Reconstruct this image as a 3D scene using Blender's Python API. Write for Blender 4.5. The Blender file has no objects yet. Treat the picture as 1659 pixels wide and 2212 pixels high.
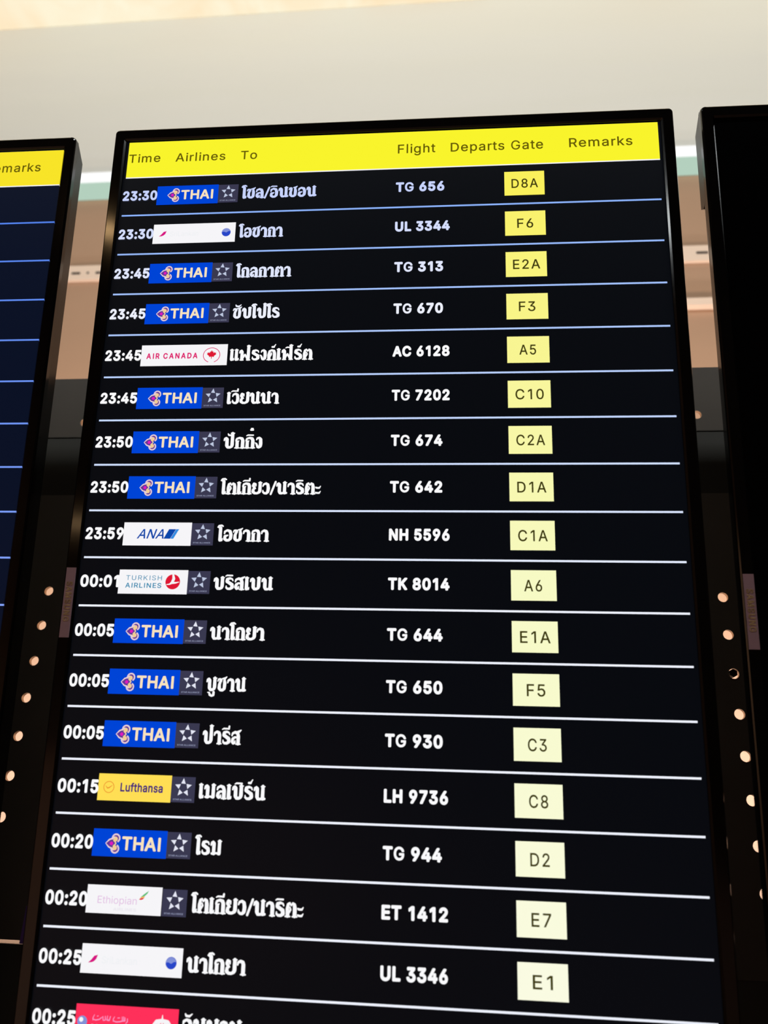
import bpy, bmesh, math
from mathutils import Vector, Matrix
from mathutils.geometry import tessellate_polygon

C = bpy.context.scene.collection
scene = bpy.context.scene
T = math.radians(9.65)                       # the displays lean forward by this much
DX, DD, DN = Vector((1, 0, 0)), Vector((0, math.sin(T), -math.cos(T))), Vector((0, math.cos(T), math.sin(T)))
ORG = Vector((0, 0, 2.3596))                 # top left of the first row of the middle display
CAMZ, CAMX, CAMY = 1.6, 0.4182, -0.7031
YAW = -0.0105                                # the wall behind is turned a hair against the displays

def lin(c):
    c = c / 255.0
    return c / 12.92 if c <= 0.04045 else ((c + 0.055) / 1.055) ** 2.4
def rgb(r, g, b): return (lin(r), lin(g), lin(b), 1)

# ------------------------------------------------------------------ camera
cd = bpy.data.cameras.new('camera')
cam = bpy.data.objects.new('camera', cd); C.objects.link(cam); scene.camera = cam
def bw(a, b, c): return DX * a + DD * b + DN * c
fw = bw(-0.08224, -0.21766, 0.97255).normalized()
up = bw(-0.00297, -0.97580, -0.21864).normalized()
rt = fw.cross(up).normalized(); up = rt.cross(fw)
M = Matrix((rt, up, -fw)).transposed().to_4x4()
M.translation = ORG + bw(0.41819, 0.63098, -0.82047)
cam.matrix_world = M
cd.sensor_fit = 'VERTICAL'; cd.sensor_height = 36; cd.sensor_width = 27
cd.lens = 36 * 1597.6 / 2212
cd.clip_start = 0.02
cd.dof.use_dof = True; cd.dof.focus_distance = 0.93; cd.dof.aperture_fstop = 3.6

# ------------------------------------------------------------------ world, lamps, exposure
w = bpy.data.worlds.new('world'); scene.world = w; w.use_nodes = True
w.node_tree.nodes['Background'].inputs[0].default_value = (0.30, 0.22, 0.17, 1)
w.node_tree.nodes['Background'].inputs[1].default_value = 0.10
def area(name, loc, target, sx, sy, power, col):
    l = bpy.data.lights.new(name, 'AREA'); l.shape = 'RECTANGLE'; l.size = sx; l.size_y = sy
    l.energy = power; l.color = col
    o = bpy.data.objects.new(name, l); C.objects.link(o); o.location = loc
    o.rotation_euler = (Vector(target) - Vector(loc)).to_track_quat('-Z', 'Y').to_euler()
    return o
area('fascia_fill', (0.6, -0.95, 3.60), (0.6, 1.0, 3.85), 5.0, 0.15, 36, (0.91, 0.97, 0.98))  # fill light added out of view to brighten the pale upper wall
area('cavity_lamp', (0.35, 0.60, 1.55), (0.35, 1.0, 1.85), 2.4, 0.12, 17, (1.0, 0.95, 0.96))
area('cavity_lamp', (0.35, 0.45, 2.05), (0.35, 1.0, 2.70), 2.6, 0.10, 11, (1.0, 0.80, 0.64))  # second hidden lamp, added to lift the tan wall above the plates
area('hall_lamp', (-2.0, -4.1, 4.15), (-2.0, -4.1, 0.0), 0.16, 0.16, 1.8, (1.0, 0.62, 0.28))
area('column_lamp', (-2.95, -5.7, 2.10), (-2.0, -3.0, 1.8), 0.40, 0.06, 0.45, (1.0, 0.62, 0.30))
def spot(name, loc, power, ang, col):
    l = bpy.data.lights.new(name, 'SPOT'); l.energy = power; l.color = col; l.spot_size = math.radians(ang); l.spot_blend = .6; l.shadow_soft_size = .05
    o = bpy.data.objects.new(name, l); C.objects.link(o); o.location = loc; return o
spot('floor_spot', (-2.3, -3.6, 4.15), 900, 75, (1.0, 0.78, 0.62))  # unseen spot added to light the floor mirrored in the left bezel
spot('floor_spot', (0.4, -2.6, 4.15), 260, 60, (1.0, 0.84, 0.74))
vs = scene.view_settings
vs.view_transform = 'Standard'; vs.look = 'None'; vs.gamma = 1; vs.use_curve_mapping = False; vs.exposure = 0.0

# ------------------------------------------------------------------ materials
MATS = {}
def emit(name, col, s=1.0):
    if name in MATS: return MATS[name]
    m = bpy.data.materials.new(name); m.use_nodes = True; nt = m.node_tree; nt.nodes.clear()
    e = nt.nodes.new('ShaderNodeEmission'); e.inputs[0].default_value = rgb(*col); e.inputs[1].default_value = s
    o = nt.nodes.new('ShaderNodeOutputMaterial'); nt.links.new(e.outputs[0], o.inputs[0])
    MATS[name] = m; return m
def pbr(name, col, rough=0.5, metal=0.0, noise=0.0, nscale=5.0, emis=None, estr=0.0, spec=0.5, bump=0.0, bscale=3.0, coat=0.0, stretch=(1, 1, 1)):
    if name in MATS: return MATS[name]
    m = bpy.data.materials.new(name); m.use_nodes = True; nt = m.node_tree
    b = nt.nodes['Principled BSDF']
    b.inputs['Base Color'].default_value = rgb(*col); b.inputs['Roughness'].default_value = rough
    b.inputs['Metallic'].default_value = metal; b.inputs['Specular IOR Level'].default_value = spec
    b.inputs['Coat Weight'].default_value = coat
    if emis: b.inputs['Emission Color'].default_value = rgb(*emis); b.inputs['Emission Strength'].default_value = estr
    if noise or bump:
        tc = nt.nodes.new('ShaderNodeTexCoord'); mp = nt.nodes.new('ShaderNodeMapping')
        mp.inputs['Scale'].default_value = stretch; nt.links.new(tc.outputs['Object'], mp.inputs['Vector'])
    if noise:
        n = nt.nodes.new('ShaderNodeTexNoise'); n.inputs['Scale'].default_value = nscale; n.inputs['Detail'].default_value = 5
        nt.links.new(mp.outputs[0], n.inputs['Vector'])
        r = nt.nodes.new('ShaderNodeMapRange'); r.inputs['To Min'].default_value = 1 - noise; r.inputs['To Max'].default_value = 1 + noise
        nt.links.new(n.outputs[0], r.inputs['Value'])
        mx = nt.nodes.new('ShaderNodeVectorMath'); mx.operation = 'SCALE'; mx.inputs[0].default_value = rgb(*col)[:3]
        nt.links.new(r.outputs[0], mx.inputs['Scale']); nt.links.new(mx.outputs[0], b.inputs['Base Color'])
    if bump:
        n = nt.nodes.new('ShaderNodeTexNoise'); n.inputs['Scale'].default_value = bscale; n.inputs['Detail'].default_value = 2
        nt.links.new(mp.outputs[0], n.inputs['Vector'])
        bp = nt.nodes.new('ShaderNodeBump'); bp.inputs['Strength'].default_value = bump; bp.inputs['Distance'].default_value = 0.05
        nt.links.new(n.outputs[0], bp.inputs['Height']); nt.links.new(bp.outputs[0], b.inputs['Normal'])
    MATS[name] = m; return m

GLOSS = pbr('black gloss plastic', (11, 10, 10), 0.09, spec=0.6, noise=0.3, nscale=30)
SHELL = pbr('black shell plastic', (20, 20, 20), 0.2, spec=0.5, noise=0.2, nscale=20)
SCREEN = pbr('display glass on', (5, 6, 8), 0.32, spec=0.18, emis=(7, 9, 14), estr=1.0)
SCREENL = pbr('display glass side on', (5, 6, 8), 0.32, spec=0.10, emis=(8, 16, 36), estr=1.0)  # bluish glow of the oblique view put into the emission
SCREENOFF = pbr('display glass off', (3, 3, 4), 0.12, spec=0.3)
PLATE = pbr('painted steel plate', (134, 124, 113), 0.5, metal=0.0, noise=0.15, nscale=14)
PLATEU = pbr('upper steel plate', (104, 92, 80), 0.5, noise=0.15, nscale=14)
PLATEM = pbr('middle steel plate', (72, 68, 60), 0.5, noise=0.25, nscale=9)
PLATE2 = pbr('dark steel plate', (104, 100, 92), 0.45, noise=0.25, nscale=9)
RIM = pbr('cut steel edge', (190, 165, 140), 0.35, metal=0.6)
TAN = pbr('tan plaster', (186, 150, 122), 0.8, noise=0.07, nscale=3.5, bump=0.25, bscale=2.5, stretch=(.5, 1, 1.6))
PEACH = pbr('peach painted band', (252, 226, 204), 0.6, noise=0.03)
FASCIA = pbr('off white plaster', (232, 230, 222), 0.75, noise=0.03, nscale=2.2, bump=0.55, bscale=1.5, stretch=(.5, 1, 2.2))
DARK = pbr('slot shadow black', (40, 22, 16), 0.8)
BADGE = pbr('grey brand plate', (196, 164, 178), 0.4, spec=0.5)
BADGETXT = pbr('brand plate letters', (255, 226, 176), 0.4)

# ------------------------------------------------------------------ mesh helpers
def tag(o, label=None, cat=None, group=None, kind=None):
    if label: o['label'] = label
    if cat: o['category'] = cat
    if group: o['group'] = group
    if kind: o['kind'] = kind
    return o
def link(name, me, mat=None, parent=None, label=None):
    o = bpy.data.objects.new(name, me); C.objects.link(o)
    if mat: me.materials.append(mat)
    if parent: o.parent = parent
    if label: o['label'] = label
    return o
def from_bm(name, bm, mat, parent=None, smooth=False, label=None):
    bmesh.ops.recalc_face_normals(bm, faces=bm.faces)
    me = bpy.data.meshes.new(name); bm.to_mesh(me); bm.free()
    if smooth:
        for p in me.polygons: p.use_smooth = True
    return link(name, me, mat, parent, label)
def bxm(bm, x0, x1, y0, y1, z0, z1):
    vs_ = [bm.verts.new((x, y, z)) for x in (x0, x1) for y in (y0, y1) for z in (z0, z1)]
    for f in ((0, 1, 3, 2), (4, 6, 7, 5), (0, 4, 5, 1), (2, 3, 7, 6), (0, 2, 6, 4), (1, 5, 7, 3)):
        bm.faces.new([vs_[i] for i in f])
def box(name, x0, x1, y0, y1, z0, z1, mat, parent=None, bev=0.0, label=None):
    bm = bmesh.new(); bxm(bm, x0, x1, y0, y1, z0, z1)
    if bev: bmesh.ops.bevel(bm, geom=bm.edges[:], offset=bev, segments=2, affect='EDGES')
    return from_bm(name, bm, mat, parent, label=label)
def rrect(x0, x1, y0, y1, r, seg=6):
    pts = []
    for cx, cy, a0 in ((x1 - r, y1 - r, 0), (x0 + r, y1 - r, 90), (x0 + r, y0 + r, 180), (x1 - r, y0 + r, 270)):
        for i in range(seg + 1):
            a = math.radians(a0 + 90 * i / seg); pts.append((cx + r * math.cos(a), cy + r * math.sin(a)))
    return pts
def loft(bm, loops, cap_last=False, cap_first=False):
    L = [[bm.verts.new((x, y, z)) for x, y in pts] for pts, z in loops]
    for a, b in zip(L, L[1:]):
        n = len(a)
        for i in range(n): bm.faces.new((a[i], a[(i + 1) % n], b[(i + 1) % n], b[i]))
    if cap_last: bm.faces.new(L[-1])
    if cap_first: bm.faces.new(L[0])

# ------------------------------------------------------------------ flat picture helpers: all in display coordinates u right, v down
import json
OUTLINES = json.loads(''.join(r'''
{" ":[188],"0":[453,[227,-7,199,-5,174,1,151,11,130,24,111,41,95,62,80,86,69,113,60,144,53,178,49,214,48,254,49,294,53,330,60,364,69,395,81,422,95,447,112,467,130,484,151,498,174,5
08,200,514,227,516,254,514,279,508,302,498,323,484,342,467,358,447,372,422,384,395,393,364,400,330,404,294,405,254,404,214,400,178,393,144,384,113,373,86,359,62,342,41,323,24,302,1
1,279,1,254,-5],[227,50,250,52,271,60,290,74,303,87,313,103,323,122,330,144,336,168,340,194,343,223,344,254,343,285,340,314,336,341,330,365,323,387,313,405,303,422,290,435,271,449,
250,457,227,460,203,457,182,449,163,435,151,422,140,405,131,387,123,365,117,341,113,314,110,285,109,254,110,223,113,194,117,168,123,144,131,122,140,103,151,87,163,74,182,60,203,52]
],"1":[400,[276,509,276,0,212,0,212,448,209,448,86,358,86,427,198,509]],"2":[453,[64,0,64,47,234,229,252,248,268,266,282,282,294,298,303,312,311,327,316,341,319,356,320,371,319,389
,315,405,308,419,298,431,287,441,273,449,258,455,241,458,224,460,205,458,188,454,172,447,159,438,148,427,139,413,132,398,128,381,127,362,66,362,67,384,71,405,77,424,86,442,102,464,
121,482,143,496,162,505,182,511,203,514,225,516,247,514,268,511,288,505,306,497,328,482,346,465,361,445,372,423,379,398,381,372,380,354,377,336,371,318,363,299,351,280,336,259,322,
241,306,223,288,202,267,180,153,60,153,57,389,57,389,0]],"3":[453,[218,-7,195,-6,173,-3,152,2,133,10,108,22,88,38,70,57,57,79,48,104,44,132,109,132,112,115,118,100,126,87,137,76,15
0,66,165,59,182,54,200,51,219,50,239,51,258,55,275,61,291,69,304,80,315,93,323,108,328,125,329,145,328,163,323,180,316,196,306,211,292,223,275,234,254,241,229,246,201,248,157,248,1
57,299,288,448,288,452,70,452,70,509,372,509,372,461,211,278,211,289,239,290,264,288,287,284,308,276,327,265,344,253,359,239,371,222,381,205,387,186,392,166,393,145,392,123,387,103
,380,84,370,66,358,50,344,36,327,23,309,12,288,4,266,-2,243,-6]],"4":[453,[40,105,40,158,247,509,311,509,109,166,109,163,413,163,413,105],[282,0,282,121,282,146,282,318,343,318,343
,0]],"5":[453,[221,-7,199,-6,178,-2,159,3,140,11,118,25,99,41,83,60,71,82,63,105,60,130,122,130,125,115,130,102,138,89,148,78,160,68,173,60,188,54,204,51,221,50,241,51,259,56,276,6
4,291,75,304,89,314,104,322,122,326,141,328,162,326,183,321,203,314,221,303,237,290,251,275,262,257,270,238,275,218,277,201,276,184,273,167,268,152,262,139,255,128,246,67,253,96,50
9,366,509,366,452,151,452,134,301,136,301,148,311,162,318,178,325,194,330,212,333,229,334,252,332,274,328,294,321,313,311,330,299,345,285,358,269,370,251,379,231,386,210,390,187,39
1,163,390,139,385,117,379,95,369,76,357,57,343,41,327,27,309,15,289,6,268,-1,245,-5]],"6":[453,[226,-7,203,-5,182,-1,161,5,142,15,125,26,109,40,96,56,84,74,75,94,69,115,65,138,64,1
62,65,187,71,212,80,239,89,261,102,285,118,311,137,340,252,509,322,509,151,261,145,261,154,275,165,288,179,299,196,307,214,312,235,314,257,313,278,309,298,303,316,295,337,280,355,2
62,370,240,378,221,384,201,388,180,389,157,388,134,384,112,377,92,368,73,356,55,343,39,327,26,310,14,291,5,271,-2,249,-6],[226,48,245,50,263,55,279,63,293,73,304,86,314,101,322,119
,326,137,327,157,326,178,322,196,314,213,304,228,293,241,279,251,263,259,245,264,226,265,207,264,190,259,174,252,160,241,148,229,138,214,131,197,126,179,125,158,126,138,131,119,138
,102,148,86,160,73,174,63,190,55,207,50]],"7":[453,[97,0,323,448,323,452,62,452,62,509,391,509,391,449,165,0]],"8":[453,[226,-7,201,-6,178,-2,156,3,136,11,111,25,91,42,74,62,62,84,
54,109,52,135,53,156,58,176,65,195,75,212,87,228,101,241,117,252,134,260,153,265,153,267,129,276,109,289,93,308,80,330,73,354,70,380,73,405,79,429,90,450,106,469,124,485,146,498,16
4,506,184,511,204,514,226,516,248,514,269,511,288,506,306,498,328,485,346,469,361,450,373,429,379,405,382,380,379,354,372,330,359,308,343,289,323,276,300,267,300,265,319,260,335,25
2,351,241,365,228,377,212,387,195,395,176,399,156,401,135,398,109,391,84,378,62,362,42,341,25,317,11,296,3,275,-2,251,-6],[226,49,248,50,267,54,285,60,300,69,313,79,323,91,331,106,
335,121,337,139,335,157,330,173,322,189,312,202,298,213,283,223,265,230,247,234,226,235,206,234,187,230,169,223,154,213,140,202,130,189,122,173,117,157,115,139,117,121,121,106,129,
91,139,79,152,69,167,60,185,54,205,50],[226,290,244,291,260,294,274,300,287,308,298,318,307,330,314,344,318,359,319,376,318,392,314,407,308,420,299,432,288,442,275,449,260,455,244,
459,226,460,208,459,192,455,177,449,164,442,153,432,145,420,138,407,134,392,133,376,134,359,138,344,145,330,154,318,165,308,178,300,193,294,209,291]],"9":[453,[226,516,249,514,271,
510,291,503,310,494,328,482,343,468,356,452,368,434,377,414,384,393,388,371,389,347,387,322,382,296,373,270,363,248,350,224,334,197,315,168,200,0,130,0,301,248,307,248,299,234,287,
221,273,210,257,202,238,196,218,195,195,196,175,199,155,206,137,214,116,229,98,247,83,269,74,287,68,307,65,329,64,352,65,375,69,397,75,417,85,436,96,454,110,469,125,483,143,494,162
,504,182,510,203,514],[226,460,207,459,190,454,174,446,160,435,148,423,138,407,131,390,127,372,125,352,127,331,131,313,138,295,148,280,160,268,174,257,190,250,207,245,226,243,245,2
45,263,249,279,257,293,267,305,280,314,295,322,312,326,330,327,350,326,371,322,390,314,407,305,422,293,435,279,446,263,454,245,459]],":":[188,[95,-4,78,-1,63,9,53,24,50,41,53,59,63
,73,78,83,95,87,113,83,128,73,138,59,141,41,138,24,128,9,113,-1],[95,271,78,274,63,284,53,299,50,316,53,334,63,349,78,359,95,362,113,359,128,349,138,334,141,316,138,299,128,284,113
,274]],"A":[480,[16,0,201,509,276,509,463,0,395,0,287,302,280,323,272,346,264,372,257,394,250,420,241,447,232,478,245,478,236,447,228,419,220,393,213,371,204,345,197,322,191,302,85
,0],[110,142,110,199,370,199,370,142]],"B":[456,[60,0,60,509,241,509,266,508,289,504,310,499,329,491,350,477,367,461,381,442,390,421,396,398,398,374,397,353,393,336,387,320,378,307
,368,295,356,286,343,278,329,272,315,267,315,262,331,260,347,254,363,245,378,234,391,220,402,203,411,184,416,161,418,136,416,111,410,88,400,67,386,48,368,31,344,18,324,10,301,4,275
,1,247,0],[125,57,245,57,272,58,296,63,315,70,330,80,344,96,353,115,355,137,354,153,350,169,342,184,333,197,320,209,306,218,289,225,269,229,248,231,125,231],[125,285,238,285,256,28
7,273,290,288,296,302,304,314,314,323,326,330,340,335,355,336,372,333,393,326,412,313,429,294,442,270,449,240,452,125,452]],"C":[510,[267,-7,235,-5,205,1,177,11,150,25,126,42,104,6
3,86,88,70,115,57,146,48,179,42,215,40,254,42,293,48,329,57,362,70,393,86,421,104,445,126,466,150,484,177,498,205,508,235,514,267,516,293,514,317,511,340,504,362,496,383,485,402,47
1,419,456,435,438,448,418,459,397,467,373,473,348,408,348,404,365,397,380,389,395,380,407,369,418,357,428,344,437,330,444,315,449,300,453,284,455,267,456,245,454,223,450,203,443,18
4,432,166,419,150,403,137,385,125,364,116,340,109,314,105,285,103,254,105,223,109,194,116,168,125,145,137,123,151,105,166,89,184,76,203,66,223,59,245,54,267,53,284,54,300,56,315,60
,330,65,344,72,357,81,369,90,380,102,389,114,397,128,404,144,408,160,473,160,467,135,459,112,448,91,435,71,420,53,402,38,383,24,363,13,341,5,317,-2,293,-6]],"D":[502,[219,0,96,0,96
,57,215,57,244,58,272,63,296,70,318,81,337,94,354,110,368,128,379,149,388,172,394,198,398,226,399,255,398,285,394,312,388,337,379,361,368,381,354,399,338,415,320,428,299,438,275,44
6,249,450,221,452,93,452,93,509,225,509,261,507,294,501,325,492,353,478,377,461,399,441,418,418,433,391,446,361,455,329,460,293,462,255,460,217,455,181,446,149,433,119,417,92,398,6
8,376,48,351,31,322,17,291,8,256,2],[125,509,125,0,60,0,60,509]],"E":[419,[60,0,60,509,372,509,372,452,125,452,125,286,355,286,355,229,125,229,125,57,375,57,375,0]],"F":[410,[60,0,
60,509,369,509,369,452,125,452,125,278,346,278,346,221,125,221,125,0]],"G":[520,[269,-7,236,-5,205,1,176,11,149,25,125,43,104,64,85,88,69,116,57,146,47,179,42,215,40,254,42,293,47,
329,57,362,69,393,85,421,103,445,125,466,149,484,175,498,203,508,233,514,265,516,291,514,316,510,340,504,363,494,384,483,403,469,421,453,436,436,449,416,460,395,468,373,474,349,408
,349,402,365,395,379,387,393,378,406,368,417,356,427,344,436,330,443,315,448,300,453,283,455,265,456,243,454,222,450,202,443,183,432,166,419,150,404,137,385,125,364,116,340,109,314
,105,285,103,254,105,223,109,194,116,168,125,145,137,124,151,105,166,90,184,76,203,66,224,59,246,54,269,53,296,55,322,61,345,71,365,85,382,102,396,123,404,141,410,160,414,180,415,2
02,434,199,283,199,283,256,478,256,478,200,476,170,471,141,463,115,451,91,436,69,419,50,399,33,377,19,352,8,326,0,298,-5]],"H":[517,[60,0,60,509,125,509,125,289,392,289,392,509,457
,509,457,0,392,0,392,232,125,232,125,0]],"I":[240,[88,0,88,509,152,509,152,0]],"J":[396,[185,-7,153,-4,124,3,98,15,75,33,57,55,44,81,36,111,33,145,33,173,98,173,98,145,100,117,108,
93,122,74,139,61,160,53,185,50,209,53,230,61,248,74,261,93,269,117,272,145,272,509,336,509,336,145,334,111,326,81,313,55,294,33,271,15,246,3,217,-4]],"K":[467,[104,145,104,216,116,
231,128,246,139,261,151,275,162,289,174,303,187,317,199,331,212,344,364,509,448,509,231,276,228,276],[60,0,60,509,125,509,125,334,124,225,125,193,125,0],[372,0,188,259,228,309,449,
0]],"L":[393,[60,0,60,509,125,509,125,57,361,57,361,0]],"M":[628,[60,0,60,509,152,509,277,187,287,159,299,123,311,84,322,49,307,49,318,83,330,121,342,158,352,187,476,509,568,509,56
8,0,504,0,504,291,504,327,505,369,506,413,507,457,513,457,508,441,503,425,498,409,482,363,467,322,456,291,342,0,286,0,170,291,159,321,145,361,129,408,112,457,119,457,120,416,121,37
2,122,328,122,291,122,0]],"N":[523,[60,0,60,509,136,509,343,183,352,169,363,151,371,137,379,122,388,107,396,90,405,73,414,55,405,54,403,72,402,90,401,108,400,126,399,142,399,157,39
9,195,399,509,463,509,463,0,387,0,202,290,177,331,168,346,159,363,148,381,108,452,119,454,122,384,124,328,125,291,125,0]],"O":[533,[267,-7,235,-5,205,1,177,11,150,25,126,42,105,63,
86,88,70,115,57,146,48,179,42,215,40,254,42,293,48,329,57,362,70,393,86,421,105,445,126,466,150,484,177,498,205,508,235,514,267,516,299,514,329,508,357,498,384,484,408,466,429,445,
448,421,464,393,477,362,486,329,491,293,493,254,491,215,486,179,477,146,464,115,448,88,429,63,408,42,384,25,357,11,329,1,299,-5],[267,53,289,54,310,59,330,66,349,76,367,89,383,105,
396,123,408,144,418,168,425,194,429,223,430,254,429,286,425,314,418,341,408,365,396,386,383,404,367,420,349,433,330,443,310,450,289,454,267,456,245,454,223,450,203,443,184,433,167,
420,151,404,137,385,125,364,116,340,109,314,105,285,103,254,105,223,109,194,116,168,125,144,137,123,151,105,167,89,184,76,203,66,223,59,245,54]],"R":[449,[60,0,60,509,236,509,264,5
07,290,504,313,497,333,489,356,473,376,455,390,433,399,415,405,395,408,374,409,352,408,330,405,309,399,290,390,271,376,250,356,232,333,217,312,209,289,203,264,199,236,198,96,198,96
,255,234,255,258,256,280,260,298,267,313,276,325,287,334,300,340,316,344,333,345,352,344,371,340,389,334,405,325,419,313,430,298,440,279,446,258,451,233,452,125,452,125,0],[353,0,2
30,229,303,229,428,0]],"S":[447,[224,-9,197,-8,172,-4,149,1,128,9,108,19,91,31,76,45,64,60,54,77,46,96,41,115,38,137,104,137,108,118,114,102,123,88,136,76,150,66,166,59,185,53,204,
50,224,49,246,50,267,54,286,60,303,69,317,79,329,92,338,106,344,122,346,139,344,154,340,168,332,179,322,189,310,197,296,205,280,211,263,217,245,222,184,239,154,249,128,260,105,274,
86,289,71,307,60,326,54,348,52,372,54,400,62,425,75,448,87,463,102,476,119,488,138,498,158,506,180,511,203,514,227,516,252,514,275,511,296,505,316,498,340,484,360,468,377,449,390,4
27,398,403,401,378,337,378,332,402,320,421,302,437,286,447,267,453,247,457,225,459,204,457,185,454,167,448,152,440,139,430,129,418,121,405,117,391,115,376,117,359,122,345,131,334,1
42,324,155,315,169,308,184,302,198,297,212,293,264,279,279,275,295,270,312,264,328,256,344,248,359,238,372,226,384,213,395,198,402,180,407,161,408,139,406,112,399,87,386,64,374,48,
360,34,343,21,323,11,302,2,278,-4,252,-8]],"T":[449,[32,452,32,509,417,509,417,452,257,452,257,0,193,0,193,452]],"U":[517,[259,-8,230,-7,203,-2,177,5,154,15,133,28,114,43,98,60,85,
80,74,101,66,124,62,148,60,173,60,509,124,509,124,178,126,155,132,133,141,113,153,95,169,80,187,68,208,59,232,53,259,52,285,53,309,59,331,68,349,80,364,95,377,113,385,133,391,155,3
93,178,393,509,457,509,457,173,456,148,451,124,443,101,433,80,419,60,403,43,384,28,363,15,340,5,315,-2,288,-7]],"Y":[472,[203,0,203,208,16,509,91,509,192,344,203,327,213,309,222,29
2,231,274,240,254,250,230,224,230,233,254,242,275,251,293,260,310,270,327,280,344,381,509,455,509,268,208,268,0]],"a":[389,[160,-9,137,-7,115,-3,94,5,76,15,60,29,48,45,38,63,32,84,
30,108,32,128,36,146,43,161,53,174,64,184,78,193,92,200,108,206,125,211,143,214,161,217,178,220,234,227,252,230,265,235,273,243,276,255,276,257,275,272,272,285,267,297,256,311,240,
322,227,327,212,330,196,331,178,330,163,327,149,322,132,313,118,301,107,288,100,274,41,291,51,313,64,331,79,346,95,358,114,368,133,375,153,380,173,383,194,384,208,384,223,382,239,3
79,255,375,271,369,286,360,300,350,312,336,322,320,330,301,335,278,337,251,337,0,277,0,277,52,272,52,264,38,252,25,242,16,229,8,215,1,199,-4,181,-7],[170,45,192,47,211,51,228,59,24
2,68,254,80,263,93,270,108,274,122,276,138,276,190,270,186,259,182,246,179,231,176,200,171,175,168,161,166,147,163,134,159,117,150,103,139,95,124,92,105,94,87,102,72,114,61,130,52,
142,48,156,46]],"e":[404,[212,-8,185,-7,161,-2,138,6,117,16,98,30,82,46,68,64,56,85,46,108,40,132,35,159,34,187,35,215,39,242,46,267,55,290,67,311,81,329,97,346,115,359,135,370,157
,378,180,383,205,384,226,383,246,380,266,374,285,366,303,355,319,341,334,324,347,305,357,282,363,263,368,242,370,219,371,194,371,169,75,169,75,221,338,221,310,202,308,226,304,248,2
98,269,288,286,277,301,263,314,246,323,227,328,205,330,183,328,164,323,146,313,131,301,119,286,109,270,102,251,97,231,96,211,96,178,98,151,102,127,110,106,121,88,135,73,151,61,169,
53,190,48,212,46,227,47,241,49,254,53,271,61,285,73,297,88,306,105,365,91,358,72,348,55,335,39,320,26,302,14,283,4,261,-3,237,-7]],"f":[254,[228,379,228,327,6,327,6,379],[81,0,81,4
32,82,452,87,470,96,486,107,499,120,510,135,519,152,525,169,529,187,530,207,529,222,527,234,524,243,521,227,468,215,472,206,473,195,474,178,472,164,468,154,460,147,449,143,435,142,
419,142,0]],"g":[425,[207,-151,180,-149,156,-146,134,-140,114,-132,97,-122,82,-110,70,-97,59,-84,51,-69,101,-41,110,-53,122,-66,136,-78,154,-88,169,-93,187,-96,207,-97,236,-95,261,
-87,282,-75,298,-58,308,-34,311,-6,311,68,306,68,298,56,287,41,277,32,266,23,252,16,236,10,217,6,195,5,173,6,152,10,132,17,113,27,95,39,80,53,67,71,55,90,46,112,39,136,35,163,34,19
1,35,220,39,246,46,271,55,293,66,314,80,332,95,347,112,361,131,371,152,378,173,383,196,384,218,383,237,379,253,373,267,365,279,356,288,346,299,331,308,319,313,319,313,379,372,379,3
72,-9,371,-32,367,-54,360,-73,350,-90,334,-109,314,-124,291,-136,271,-142,251,-147,229,-150],[205,59,227,61,246,66,264,75,278,87,290,103,300,121,307,142,311,166,312,193,311,219,307
,242,300,264,291,283,279,299,264,312,247,322,227,328,205,330,182,328,163,322,145,312,130,298,118,282,109,262,102,241,98,218,96,193,98,167,102,144,109,123,118,104,131,88,145,76,163,
66,183,61]],"h":[410,[114,227,114,0,53,0,53,509,114,509,114,287,102,287,112,312,124,332,137,349,152,362,175,374,200,382,227,384,252,383,275,377,295,369,313,356,328,340,341,321,348,
304,353,285,356,264,357,240,357,0,296,0,296,235,293,263,286,286,273,304,256,318,235,326,210,329,192,328,176,324,161,317,147,308,136,297,126,283,119,266,115,248]],"i":[167,[53,0,53,
379,114,379,114,0],[84,443,67,446,54,455,44,468,41,483,44,499,54,512,67,521,84,524,100,521,114,512,123,499,126,483,123,468,114,455,100,446]],"k":[381,[110,137,110,212,121,212,284,3
79,360,379,184,199,177,199],[53,0,53,509,114,509,114,0],[294,0,148,186,191,229,372,0]],"l":[195,[62,0,62,530,122,530,122,0]],"m":[610,[53,0,53,379,112,379,112,295,108,295,114,314,1
22,331,132,346,144,358,158,368,172,376,187,382,203,385,219,386,245,383,268,375,287,361,303,342,314,320,321,295,312,295,318,312,326,329,337,343,350,356,364,366,381,375,398,381,417,3
85,437,386,458,385,478,380,497,372,514,361,529,346,541,328,550,307,555,283,557,255,557,0,496,0,496,254,493,279,485,298,473,313,456,323,438,329,419,330,402,329,387,326,374,320,363,3
12,353,302,345,290,340,277,336,263,335,247,335,0,274,0,274,260,272,280,265,297,253,311,238,322,220,328,199,330,185,329,171,326,158,320,145,312,135,302,126,289,119,274,115,257,114,2
38,114,0]],"n":[410,[114,227,114,0,53,0,53,379,112,379,112,287,102,287,112,312,124,332,137,349,152,362,175,374,200,382,227,384,252,383,275,377,295,369,313,356,328,340,341,321,348,3
04,353,285,356,264,357,240,357,0,296,0,296,235,293,263,286,286,273,304,256,318,235,326,210,329,192,328,176,324,161,317,147,308,136,297,126,283,119,266,115,248]],"o":[415,[207,-8,18
2,-7,159,-2,137,6,117,16,98,30,82,46,68,64,56,85,46,108,40,133,36,159,34,187,36,216,40,243,46,268,56,291,68,312,82,330,98,346,117,360,137,371,159,378,182,383,207,384,233,383,256,37
8,278,371,299,360,317,346,333,330,347,312,359,291,369,268,376,243,380,216,381,187,380,159,376,133,369,108,359,85,347,64,333,46,317,30,299,16,278,6,256,-2,233,-7],[207,46,231,49,252
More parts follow.
